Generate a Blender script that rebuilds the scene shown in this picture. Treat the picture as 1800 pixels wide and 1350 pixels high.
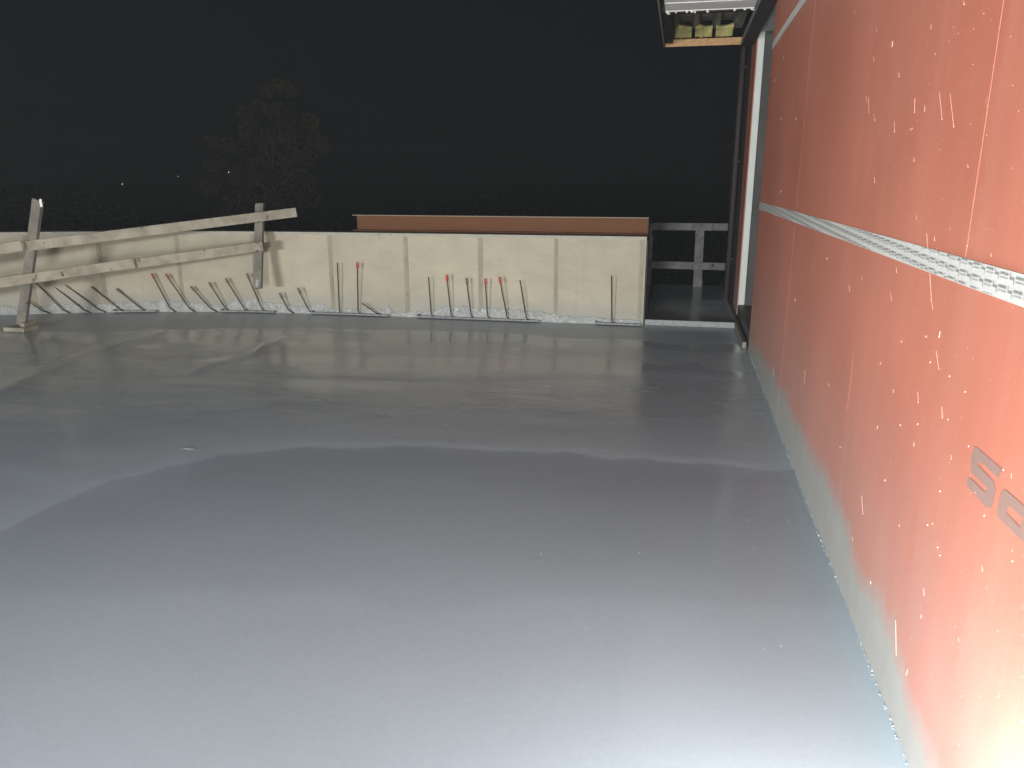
import bpy, bmesh, math, random
import numpy as np
from mathutils import Vector, Matrix, noise as mnoise

# ------------------------------------------------------------------ clear
for o in list(bpy.data.objects): bpy.data.objects.remove(o)
scene = bpy.context.scene
COL = scene.collection
random.seed(7); rng = np.random.default_rng(7)

# ------------------------------------------------------------------ camera
# World: +Y runs along the red wall, +X to the right, z=0 is the wet slab.  Camera held 1.4 m above it.
F, CX, CY, H = 1352.0, 900.0, 675.0, 1.4
def _n(v): return v / np.linalg.norm(v)
YD = _n(np.array([(1200 - CX) / F, (318 - CY) / F, 1.0]))
ZD = _n(np.cross(YD, np.array([(1300 - CX) / F, (318 - CY) / F, 1.0])))
if ZD[1] > 0: ZD = -ZD
XD = _n(np.cross(YD, ZD))
if XD[0] < 0: XD = -XD
cam_d = bpy.data.cameras.new('camera'); cam = bpy.data.objects.new('camera', cam_d); COL.objects.link(cam)
right = Vector((XD[0], YD[0], ZD[0])); up = -Vector((XD[1], YD[1], ZD[1])); back = -Vector((XD[2], YD[2], ZD[2]))
m = Matrix((right, up, back)).transposed().to_4x4(); m.translation = Vector((0, 0, H))
cam.matrix_world = m
cam_d.sensor_width = 36; cam_d.lens = F / 1800 * 36; cam_d.clip_end = 3000; cam_d.clip_start = 0.02
scene.camera = cam

# survey helpers: a direction measured in the photograph meets a real plane of the place
def ray(x, y):
    d = np.array([(x - CX) / F, (y - CY) / F, 1.0]); return np.array([d @ XD, d @ YD, d @ ZD])
def on_z(x, y, z=0.0):
    r = ray(x, y); t = (z - H) / r[2]; return Vector((r[0] * t, r[1] * t, z))
def on_x(x, y, xw):
    r = ray(x, y); t = xw / r[0]; return Vector((xw, r[1] * t, H + r[2] * t))
def on_y(x, y, yw):
    r = ray(x, y); t = yw / r[1]; return Vector((r[0] * t, yw, H + r[2] * t))

# ------------------------------------------------------------------ night sky
world = bpy.data.worlds.new('World'); scene.world = world; world.use_nodes = True
wn = world.node_tree; wn.nodes.clear()
wo = wn.nodes.new('ShaderNodeOutputWorld'); wb = wn.nodes.new('ShaderNodeBackground')
wt = wn.nodes.new('ShaderNodeTexCoord'); ws = wn.nodes.new('ShaderNodeSeparateXYZ'); wr = wn.nodes.new('ShaderNodeValToRGB')
wn.links.new(wt.outputs['Generated'], ws.inputs[0]); wn.links.new(ws.outputs['Z'], wr.inputs[0])
wr.color_ramp.elements[0].position = 0.0; wr.color_ramp.elements[0].color = (0.0014, 0.0017, 0.0018, 1)   # horizon darker than the sky above, to blend with the ground
wr.color_ramp.elements[1].position = 0.30; wr.color_ramp.elements[1].color = (0.0022, 0.0027, 0.0036, 1)
wn.links.new(wr.outputs[0], wb.inputs[0]); wb.inputs[1].default_value = 1.0
wn.links.new(wb.outputs[0], wo.inputs[0])

# ------------------------------------------------------------------ exposure
scene.view_settings.view_transform = 'Standard'; scene.view_settings.look = 'None'
scene.view_settings.exposure = 0.0; scene.view_settings.gamma = 1.0
scene.render.engine = 'CYCLES'
scene.cycles.max_bounces = 6; scene.cycles.diffuse_bounces = 3; scene.cycles.glossy_bounces = 3; scene.cycles.volume_bounces = 0
LAMPS = [  # site floodlights standing on the slab behind the camera: position, aim, watts
    ((-0.85, -2.0, 0.76), (-0.9, 7.0, 0.75), 350),
    ((-4.9, -4.0, 1.15), (-1.0, 7.0, 0.9), 680),
    ((0.40, 0.78, 0.26), (0.36, 2.4, -0.14), 42),
]

# ------------------------------------------------------------------ node helpers
def mat(name):
    M = bpy.data.materials.new(name); M.use_nodes = True; nt = M.node_tree
    return M, nt, nt.nodes['Principled BSDF']
class N:
    def __init__(s, nt): s.nt = nt
    def node(s, t, **k):
        n = s.nt.nodes.new(t)
        for a, b in k.items(): setattr(n, a, b)
        return n
    def set(s, inp, v):
        if isinstance(v, bpy.types.NodeSocket): s.nt.links.new(v, inp)
        else: inp.default_value = v
    def math(s, op, a, b=0.0, c=None, clamp=False):
        n = s.node('ShaderNodeMath', operation=op, use_clamp=clamp); s.set(n.inputs[0], a); s.set(n.inputs[1], b)
        if c is not None: s.set(n.inputs[2], c)
        return n.outputs[0]
    def coord(s, which='Object'): return s.node('ShaderNodeTexCoord').outputs[which]
    def mapping(s, v, scale=(1, 1, 1), loc=(0, 0, 0)):
        n = s.node('ShaderNodeMapping'); s.set(n.inputs[0], v); n.inputs['Scale'].default_value = scale; n.inputs['Location'].default_value = loc
        return n.outputs[0]
    def noise(s, v, scale, detail=4, rough=0.55, dist=0.0):
        n = s.node('ShaderNodeTexNoise'); s.set(n.inputs['Vector'], v); n.inputs['Scale'].default_value = scale
        n.inputs['Detail'].default_value = detail; n.inputs['Roughness'].default_value = rough; n.inputs['Distortion'].default_value = dist
        return n.outputs[0]
    def ramp(s, f, stops, interp='LINEAR'):
        n = s.node('ShaderNodeValToRGB'); s.set(n.inputs[0], f); r = n.color_ramp; r.interpolation = interp
        while len(r.elements) < len(stops): r.elements.new(0.5)
        for e, (p, c) in zip(r.elements, stops):
            e.position = p; e.color = (c, c, c, 1) if isinstance(c, (int, float)) else (*c, 1)
        return n.outputs[0]
    def mix(s, f, a, b):
        n = s.node('ShaderNodeMix', data_type='RGBA'); s.set(n.inputs[0], f)
        for i, v in ((6, a), (7, b)): s.set(n.inputs[i], v if isinstance(v, bpy.types.NodeSocket) else (*v, 1))
        return n.outputs[2]
    def sep(s, v): return s.node('ShaderNodeSeparateXYZ', ) if False else s._sep(v)
    def _sep(s, v):
        n = s.node('ShaderNodeSeparateXYZ'); s.set(n.inputs[0], v); return n.outputs
    def bump(s, h, strength=0.3, dist=0.01, normal=None):
        n = s.node('ShaderNodeBump'); s.set(n.inputs['Height'], h); n.inputs['Strength'].default_value = strength; n.inputs['Distance'].default_value = dist
        if normal is not None: s.set(n.inputs['Normal'], normal)
        return n.outputs[0]
    def attr(s, name): 
        n = s.node('ShaderNodeAttribute', attribute_name=name); return n.outputs['Fac']

def simple(name, a, b, scale=6, rough=0.7, stretch=(1, 1, 1), metallic=0.0, bump=0.15, spots=None, rand=0.0, coord='Object', spec=0.15):
    M, nt, P = mat(name); n = N(nt); c = n.mapping(n.coord(coord), stretch)
    f = n.noise(c, scale, 6, 0.6); col = n.mix(n.ramp(f, [(0.3, 0.0), (0.7, 1.0)]), a, b)
    if spots:
        f2 = n.noise(c, scale * 5, 3); col = n.mix(n.ramp(f2, [(0.62, 0.0), (0.70, 0.85)]), col, spots)
    if rand:
        oi = n.node('ShaderNodeObjectInfo'); k = n.math('MULTIPLY_ADD', oi.outputs['Random'], rand * 2, 1 - rand)
        h = n.node('ShaderNodeHueSaturation'); n.set(h.inputs['Color'], col); n.set(h.inputs['Value'], k); col = h.outputs[0]
    n.set(P.inputs['Base Color'], col); P.inputs['Roughness'].default_value = rough; P.inputs['Metallic'].default_value = metallic; P.inputs['Specular IOR Level'].default_value = spec
    if bump: n.set(P.inputs['Normal'], n.bump(n.noise(c, scale * 8, 4), bump, 0.004))
    return M

# ------------------------------------------------------------------ mesh helpers
def link(name, me, material=None, parent=None):
    o = bpy.data.objects.new(name, me); COL.objects.link(o)
    if material is not None and me is not None: me.materials.append(material) if not me.materials else None
    if parent is not None: o.parent = parent
    return o
def empty(name, loc=(0, 0, 0)):
    o = bpy.data.objects.new(name, None); o.location = loc; COL.objects.link(o); o.empty_display_size = 0.1; return o
def tag(o, label=None, cat=None, group=None, kind=None):
    if label: o['label'] = label
    if cat: o['category'] = cat
    if group: o['group'] = group
    if kind: o['kind'] = kind
    return o
def local(parent, p):
    return Vector(p) - parent.location if parent is not None else Vector(p)
def pydata(name, verts, faces, material, parent=None, smooth=False, kind=None):
    off = parent_world(parent)
    me = bpy.data.meshes.new(name); me.from_pydata([tuple(Vector(v) - off) for v in verts], [], faces); me.update()
    if smooth:
        for p in me.polygons: p.use_smooth = True
    o = link(name, me, material, parent)
    if kind: o['kind'] = kind
    return o
def parent_world(p):
    off = Vector((0, 0, 0))
    while p is not None: off += p.location; p = p.parent
    return off
def bm_obj(name, bm, material, parent=None, smooth=False):
    off = parent_world(parent)
    bmesh.ops.translate(bm, verts=bm.verts, vec=-off)
    me = bpy.data.meshes.new(name); bm.normal_update(); bm.to_mesh(me); bm.free()
    if smooth:
        for p in me.polygons: p.use_smooth = True
    return link(name, me, material, parent)
def add_box(bm, lo, hi, bev=0.0):
    r = bmesh.ops.create_cube(bm, size=1); vs = r['verts']
    for v in vs: v.co = Vector([lo[i] + (v.co[i] + 0.5) * (hi[i] - lo[i]) for i in range(3)])
    if bev:
        es = list({e for v in vs for e in v.link_edges}); bmesh.ops.bevel(bm, geom=es, offset=bev, segments=1, affect='EDGES')
def box(name, lo, hi, material, parent=None, bev=0.0):
    bm = bmesh.new(); add_box(bm, lo, hi, bev); return bm_obj(name, bm, material, parent)
def add_bar(bm, a, b, w, h, upv=(0, 0, 1), bev=0.003, jitter=0.0):
    """a board from a to b, w wide across upv and h thick along upv"""
    a, b = Vector(a), Vector(b); d = (b - a).normalized(); u = Vector(upv); s = d.cross(u).normalized(); u = s.cross(d).normalized()
    vs = []
    for p in (a, b):
        for i, j in ((-1, -1), (1, -1), (1, 1), (-1, 1)): vs.append(bm.verts.new(p + s * (i * w / 2) + u * (j * h / 2)))
    fs = [bm.faces.new([vs[k] for k in q]) for q in ((3, 2, 1, 0), (4, 5, 6, 7), (0, 1, 5, 4), (1, 2, 6, 5), (2, 3, 7, 6), (3, 0, 4, 7))]
    if bev: bmesh.ops.bevel(bm, geom=list({e for f in fs for e in f.edges}), offset=bev, segments=1, affect='EDGES')
def bar(name, a, b, w, h, material, parent=None, upv=(0, 0, 1), bev=0.003):
    bm = bmesh.new(); add_bar(bm, a, b, w, h, upv, bev); bmesh.ops.recalc_face_normals(bm, faces=bm.faces)
    return bm_obj(name, bm, material, parent)
def add_tube(bm, pts, radii, seg=8):
    pts = [Vector(p) for p in pts]; rings = []
    if not hasattr(radii, '__len__'): radii = [radii] * len(pts)
    for i, p in enumerate(pts):
        d = (pts[min(i + 1, len(pts) - 1)] - pts[max(i - 1, 0)]).normalized()
        s = d.cross(Vector((0.31, 0.2, 0.93)) if abs(d.z) < 0.9 else Vector((1, 0.1, 0))).normalized(); u = s.cross(d)
        rings.append([bm.verts.new(p + (s * math.cos(k * 2 * math.pi / seg) + u * math.sin(k * 2 * math.pi / seg)) * radii[i]) for k in range(seg)])
    for a, b in zip(rings, rings[1:]):
        for k in range(seg): bm.faces.new((a[k], a[(k + 1) % seg], b[(k + 1) % seg], b[k]))
    bm.faces.new(rings[0][::-1]); bm.faces.new(rings[-1])
    bmesh.ops.recalc_face_normals(bm, faces=bm.faces)
def tube(name, pts, radii, material, parent=None, seg=8, smooth=True):
    bm = bmesh.new(); add_tube(bm, pts, radii, seg); return bm_obj(name, bm, material, parent, smooth)

def interp(xs, pts):
    p = sorted(pts); return np.interp(xs, [a for a, _ in p], [b for _, b in p])
def smooth01(t): t = np.clip(t, 0, 1); return t * t * (3 - 2 * t)
def noise1(x, seed, freq):
    return np.array([mnoise.noise(Vector((v * freq, seed * 7.13, seed * 3.7))) for v in np.atleast_1d(x)])

# ------------------------------------------------------------------ materials
XW = 0.626                                   # face of the red wall
# slab and parapet line: runs square to the red wall, then swings towards the camera on the left
PAR = [(-12.0, 3.6), (-9.4, 5.6), (-8.2, 6.4), (-7.15, 6.9), (-6.4, 7.2), (-5.77, 7.4), (-5.1, 7.56), (-4.54, 7.65), (-3.7, 7.70), (-2.97, 7.712), (-0.31, 7.712)]
def par_y(x): return float(interp(x, PAR))

def floor_material():
    M, nt, P = mat('wet_screed'); n = N(nt); c = n.coord('Object')
    tone = n.attr('tone'); film = n.attr('film'); ripple = n.attr('ripple')
    cloud = n.noise(n.mapping(c, (0.55, 1.0, 1)), 1.7, 5, 0.55, 0.6)
    fine = n.noise(c, 55, 4, 0.6); speck = n.noise(c, 240, 2, 0.5)
    base = n.mix(cloud, (0.305, 0.365, 0.402), (0.345, 0.408, 0.448))
    v = n.math('MULTIPLY', tone, n.math('MULTIPLY_ADD', fine, 0.16, 0.92))
    v = n.math('MULTIPLY', v, n.math('MULTIPLY_ADD', n.ramp(speck, [(0.66, 0.0), (0.76, 1.0)]), 0.22, 1.0))
    h = n.node('ShaderNodeHueSaturation'); n.set(h.inputs['Color'], base); n.set(h.inputs['Value'], v)
    n.set(P.inputs['Base Color'], h.outputs[0])
    r = n.math('MULTIPLY_ADD', film, -0.44, 0.48)
    r = n.math('ADD', r, n.math('MULTIPLY', n.math('SUBTRACT', cloud, 0.5), 0.10), clamp=True)
    # diffuse body of the screed below, a film of bleed water on top carrying the ripples
    P.inputs['Roughness'].default_value = 0.75; P.inputs['Specular IOR Level'].default_value = 0.05
    P.inputs['Coat Weight'].default_value = 1.0; P.inputs['Coat IOR'].default_value = 1.45; n.set(P.inputs['Coat Roughness'], r)
    rip = n.noise(n.mapping(c, (1.2, 9.0, 1)), 2.2, 5, 0.6, 0.5)
    hgt = n.math('MULTIPLY', rip, ripple)
    b1 = n.bump(hgt, 1.0, 0.016)
    slow = n.noise(n.mapping(c, (0.7, 1.3, 1)), 1.1, 2, 0.4)
    b2 = n.bump(slow, 1.0, 0.024, b1)
    n.set(P.inputs['Coat Normal'], b2)
    n.set(P.inputs['Normal'], n.bump(fine, 0.10, 0.002))
    return M
def red_material():
    M, nt, P = mat('red_membrane'); n = N(nt); c = n.coord('Object'); g = n.node('ShaderNodeNewGeometry').outputs['Position']
    xyz = n.sep(g)
    f = n.noise(n.mapping(c, (1, 1, 1)), 1.4, 5, 0.55); weave = n.noise(n.mapping(c, (1, 160, 160)), 1.0, 2)
    streak = n.noise(n.mapping(g, (1, 9, 0.5)), 1.0, 4, 0.6)
    col = n.mix(n.ramp(f, [(0.3, 0.0), (0.72, 1.0)]), (0.395, 0.128, 0.082), (0.455, 0.158, 0.102))
    col = n.mix(n.math('MULTIPLY', n.ramp(streak, [(0.45, 0.0), (0.75, 1.0)]), 0.16), col, (0.52, 0.27, 0.20))
    # cement slurry thrown up the foot of the wall while pouring
    cur = n.node('ShaderNodeFloatCurve'); pts = [(0.0, .11), (1.0, .13), (1.819, .135), (1.965, .19), (2.161, .215), (2.476, .175), (2.658, .245), (2.9, .25), (3.12, .262), (3.42, .225), (3.728, .232), (4.1, .215), (4.394, .25), (4.7, .20), (5.0, .225), (5.433, .174), (5.9, .19), (6.3, .115), (6.75, .10)]
    n.set(cur.inputs['Value'], n.math('DIVIDE', xyz[1], 8.0)); cm = cur.mapping.curves[0]
    while len(cm.points) < len(pts): cm.points.new(0.5, 0.5)
    for p, (a, b) in zip(cm.points, pts): p.location = (a / 8.0, b); p.handle_type = 'AUTO'
    cur.mapping.update()
    wob = n.noise(n.mapping(g, (1, 14, 5)), 1.0, 4, 0.6)
    edge = n.math('ADD', cur.outputs[0], n.math('MULTIPLY', n.math('SUBTRACT', wob, 0.5), 0.09))
    d = n.math('DIVIDE', n.math('SUBTRACT', edge, xyz[2]), 0.115)
    mask = n.ramp(n.math('ADD', d, 0.45, clamp=True), [(0.0, 0.0), (0.5, 0.55), (1.0, 1.0)], 'EASE')
    slurry = n.mix(n.noise(n.mapping(g, (1, 6, 3)), 1.6, 5, 0.6), (0.25, 0.255, 0.235), (0.33, 0.335, 0.31))
    mask = n.math('MULTIPLY', mask, 0.93)
    # greyer, less red towards the foot, fading out up the wall
    grey_fade = n.math('MULTIPLY', n.ramp(xyz[2], [(0.12, 1.0), (1.0, 0.0)], 'EASE'), n.math('MULTIPLY_ADD', wob, 0.40, 0.16))
    col = n.mix(grey_fade, col, (0.36, 0.29, 0.265))
    col = n.mix(mask, col, slurry)
    # dry mist of fine spatter
    sp = n.noise(n.mapping(g, (1, 1, 1)), 95, 2, 0.4); col = n.mix(n.math('MULTIPLY', n.ramp(sp, [(0.735, 0.0), (0.77, 1.0)]), 0.5), col, (0.70, 0.52, 0.44))
    n.set(P.inputs['Base Color'], col); n.set(P.inputs['Roughness'], n.math('MULTIPLY_ADD', f, 0.2, 0.42)); P.inputs['Specular IOR Level'].default_value = 0.35
    hh = n.math('ADD', n.math('MULTIPLY', weave, 0.25), n.math('MULTIPLY', n.noise(c, 5, 3), 1.0)); n.set(P.inputs['Normal'], n.bump(hh, 0.25, 0.006))
    return M
def panel_material():
    M, nt, P = mat('pale_board'); n = N(nt); g = n.node('ShaderNodeNewGeometry').outputs['Position']; xyz = n.sep(g)
    oi = n.node('ShaderNodeObjectInfo').outputs['Random']
    f = n.noise(n.mapping(g, (1, 1, 1.4)), 2.4, 6, 0.6, 0.3)
    col = n.mix(n.ramp(f, [(0.3, 0.0), (0.75, 1.0)]), (0.355, 0.320, 0.232), (0.455, 0.410, 0.300))
    scuff = n.noise(n.mapping(g, (3, 3, 22)), 2.0, 4, 0.6); col = n.mix(n.math('MULTIPLY', n.ramp(scuff, [(0.58, 0.0), (0.72, 1.0)]), 0.42), col, (0.29, 0.27, 0.215))
    run = n.noise(n.mapping(g, (26, 26, 0.8)), 1.0, 4, 0.65); col = n.mix(n.math('MULTIPLY', n.ramp(run, [(0.60, 0.0), (0.70, 1.0)]), n.math('MULTIPLY', n.noise(g, 1.7, 3), 0.55)), col, (0.30, 0.285, 0.235))
    damp = n.math('MULTIPLY', n.ramp(n.math('SUBTRACT', xyz[2], n.math('MULTIPLY', n.noise(n.mapping(g, (5, 5, 0.6)), 1.0, 4, 0.6), 0.24)), [(0.0, 1.0), (0.16, 0.0)], 'EASE'), 0.55)
    col = n.mix(damp, col, (0.30, 0.31, 0.28))
    sp = n.noise(g, 60, 2); col = n.mix(n.ramp(sp, [(0.72, 0.0), (0.76, 0.6)]), col, (0.20, 0.18, 0.14))
    h = n.node('ShaderNodeHueSaturation'); n.set(h.inputs['Color'], col); n.set(h.inputs['Value'], n.math('MULTIPLY_ADD', oi, 0.10, 0.95))
    n.set(P.inputs['Base Color'], h.outputs[0]); P.inputs['Roughness'].default_value = 0.62; P.inputs['Specular IOR Level'].default_value = 0.3
    n.set(P.inputs['Normal'], n.bump(f, 0.2, 0.01)); return M
def timber_material(name, a, b, dirt):
    M, nt, P = mat(name); n = N(nt); c = n.coord('Object'); oi = n.node('ShaderNodeObjectInfo').outputs['Random']
    c2 = n.node('ShaderNodeVectorMath', operation='ADD'); n.set(c2.inputs[0], c); cm = n.node('ShaderNodeCombineXYZ'); n.set(cm.inputs[0], n.math('MULTIPLY', oi, 30)); n.nt.links.new(cm.outputs[0], c2.inputs[1])
    grain = n.noise(n.mapping(c2.outputs[0], (2, 2, 40)), 2.0, 5, 0.65, 0.4); blot = n.noise(c2.outputs[0], 7, 4, 0.6)
    knot = n.noise(c2.outputs[0], 13, 2, 0.4)
    col = n.mix(grain, a, b); col = n.mix(n.math('MULTIPLY', n.ramp(blot, [(0.40, 0.0), (0.62, 1.0)]), 0.75), col, dirt)
    col = n.mix(n.ramp(knot, [(0.70, 0.0), (0.74, 0.85)]), col, (0.07, 0.055, 0.04))
    n.set(P.inputs['Base Color'], col); P.inputs['Roughness'].default_value = 0.75; P.inputs['Specular IOR Level'].default_value = 0.25
    n.set(P.inputs['Normal'], n.bump(grain, 0.35, 0.004)); return M

M_floor = floor_material(); M_red = red_material(); M_panel = panel_material()
M_wood = timber_material('weathered_timber', (0.29, 0.262, 0.20), (0.39, 0.355, 0.275), (0.20, 0.178, 0.135))
M_post = timber_material('grey_timber_post', (0.185, 0.17, 0.135), (0.26, 0.24, 0.195), (0.13, 0.12, 0.10))
M_woodgrey = timber_material('damp_grey_timber', (0.31, 0.315, 0.295), (0.40, 0.405, 0.375), (0.23, 0.23, 0.21))
M_joint = simple('joint_strip', (0.345, 0.315, 0.235), (0.265, 0.24, 0.18), 9, 0.8, spots=(0.14, 0.13, 0.11), stretch=(1, 1, 0.5))
M_stop = simple('cement_caked_board', (0.22, 0.23, 0.22), (0.36, 0.37, 0.36), 30, 0.85, bump=0.5)
M_cap = simple('cap_board', (0.42, 0.40, 0.33), (0.34, 0.325, 0.27), 9, 0.7, spots=(0.2, 0.19, 0.15))
def crust_material():
    M, nt, P = mat('dried_cement_crust'); n = N(nt); g = n.node('ShaderNodeNewGeometry').outputs['Position']
    f = n.noise(g, 22, 5, 0.65); sp = n.noise(g, 85, 3, 0.6); lump = n.noise(g, 7, 3, 0.5)
    col = n.mix(n.ramp(f, [(0.35, 0.0), (0.68, 1.0)]), (0.27, 0.28, 0.26), (0.42, 0.43, 0.405))
    col = n.mix(n.math('MULTIPLY', n.ramp(sp, [(0.53, 0.0), (0.63, 1.0)]), n.ramp(lump, [(0.42, 0.15), (0.60, 1.0)])), col, (0.72, 0.74, 0.72))
    col = n.mix(n.math('MULTIPLY', n.ramp(sp, [(0.30, 1.0), (0.40, 0.0)]), 0.6), col, (0.13, 0.135, 0.125))
    n.set(P.inputs['Base Color'], col); P.inputs['Roughness'].default_value = 0.8; n.set(P.inputs['Normal'], n.bump(sp, 0.8, 0.008)); return M
M_crust = crust_material()
M_rebar = simple('rusty_rebar', (0.055, 0.040, 0.030), (0.095, 0.072, 0.055), 40, 0.7, metallic=0.3)
M_redcap = simple('red_plastic_cap', (0.46, 0.035, 0.03), (0.55, 0.06, 0.05), 30, 0.4)
M_dullred = simple('faded_red_cap', (0.27, 0.075, 0.055), (0.34, 0.10, 0.07), 30, 0.6)
M_browncap = simple('mud_stained_cap', (0.17, 0.10, 0.075), (0.23, 0.16, 0.12), 30, 0.6)
M_tray = simple('galvanised_keyway', (0.16, 0.162, 0.16), (0.32, 0.325, 0.32), 25, 0.6, metallic=0.2)
M_brown = simple('brown_coated_metal', (0.135, 0.057, 0.026), (0.160, 0.070, 0.033), 2.5, 0.7, stretch=(0.5, 1, 3))
M_browncapm = simple('fascia_lip_metal', (0.24, 0.19, 0.13), (0.30, 0.24, 0.18), 12, 0.5)
M_whitefoam = simple('white_insulation', (0.58, 0.60, 0.55), (0.64, 0.66, 0.61), 8, 0.75)
M_dark = simple('black_membrane', (0.035, 0.034, 0.033), (0.055, 0.052, 0.050), 5, 0.6)
M_darkframe = simple('grey_frame', (0.060, 0.058, 0.052), (0.085, 0.082, 0.074), 5, 0.5)
M_darkbrown = simple('dark_cladding', (0.045, 0.036, 0.034), (0.06, 0.048, 0.045), 4, 0.7)
M_tape = simple('seam_tape', (0.50, 0.49, 0.455), (0.56, 0.55, 0.51), 12, 0.45, stretch=(1, 3, 1))
M_print = simple('tape_print', (0.19, 0.19, 0.18), (0.25, 0.245, 0.23), 40, 0.5, bump=0)
M_print2 = simple('tape_print_light', (0.31, 0.30, 0.285), (0.36, 0.35, 0.33), 40, 0.5, bump=0)
M_letter = simple('grey_print', (0.235, 0.148, 0.124), (0.265, 0.168, 0.140), 30, 0.5, bump=0)
M_splat = simple('cement_splatter', (0.53, 0.29, 0.22), (0.62, 0.39, 0.31), 50, 0.7)
M_line = simple('chalk_line', (0.445, 0.165, 0.113), (0.415, 0.14, 0.09), 18, 0.8, stretch=(1, 1, 2), bump=0)
M_white = simple('white_ribbed_metal', (0.78, 0.78, 0.74), (0.84, 0.84, 0.80), 6, 0.4)
M_deck = simple('galvanised_deck', (0.20, 0.195, 0.165), (0.28, 0.27, 0.23), 8, 0.5, metallic=0.4)
M_wool = simple('yellow_insulation', (0.36, 0.32, 0.13), (0.52, 0.46, 0.19), 20, 0.95, bump=0.8)
M_osb = simple('osb_board', (0.36, 0.20, 0.09), (0.56, 0.36, 0.18), 30, 0.75, spots=(0.25, 0.13, 0.06))
M_foamy = simple('spray_foam', (0.66, 0.62, 0.48), (0.74, 0.71, 0.58), 25, 0.9)
M_grit = simple('pale_grit', (0.38, 0.40, 0.39), (0.55, 0.57, 0.56), 30, 0.8)
M_leaf = simple('leaf', (0.062, 0.072, 0.034), (0.105, 0.110, 0.055), 1.2, 0.6, bump=0)
M_leaf2 = simple('hedge_leaf', (0.020, 0.026, 0.020), (0.036, 0.040, 0.030), 0.7, 0.7, bump=0)
M_bark = simple('bark', (0.06, 0.055, 0.045), (0.09, 0.08, 0.065), 9, 0.9)
M_ground = simple('dark_grass_ground', (0.06, 0.07, 0.045), (0.10, 0.10, 0.07), 0.3, 0.95)
M_black = simple('black_lamp_housing', (0.03, 0.03, 0.03), (0.05, 0.05, 0.05), 10, 0.5)
M_yellow = simple('yellow_stand', (0.55, 0.36, 0.03), (0.62, 0.42, 0.05), 10, 0.45)
M_conc = simple('grey_concrete', (0.26, 0.26, 0.25), (0.36, 0.36, 0.34), 6, 0.85)
def emit(name, col, s):
    M, nt, P = mat(name); P.inputs['Base Color'].default_value = (*col, 1); P.inputs['Emission Color'].default_value = (*col, 1); P.inputs['Emission Strength'].default_value = s; return M
M_glow = emit('far_lamp_glow', (1.0, 0.93, 0.8), 1.2)
M_led = emit('led_lens', (0.95, 0.98, 1.0), 20)

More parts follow.
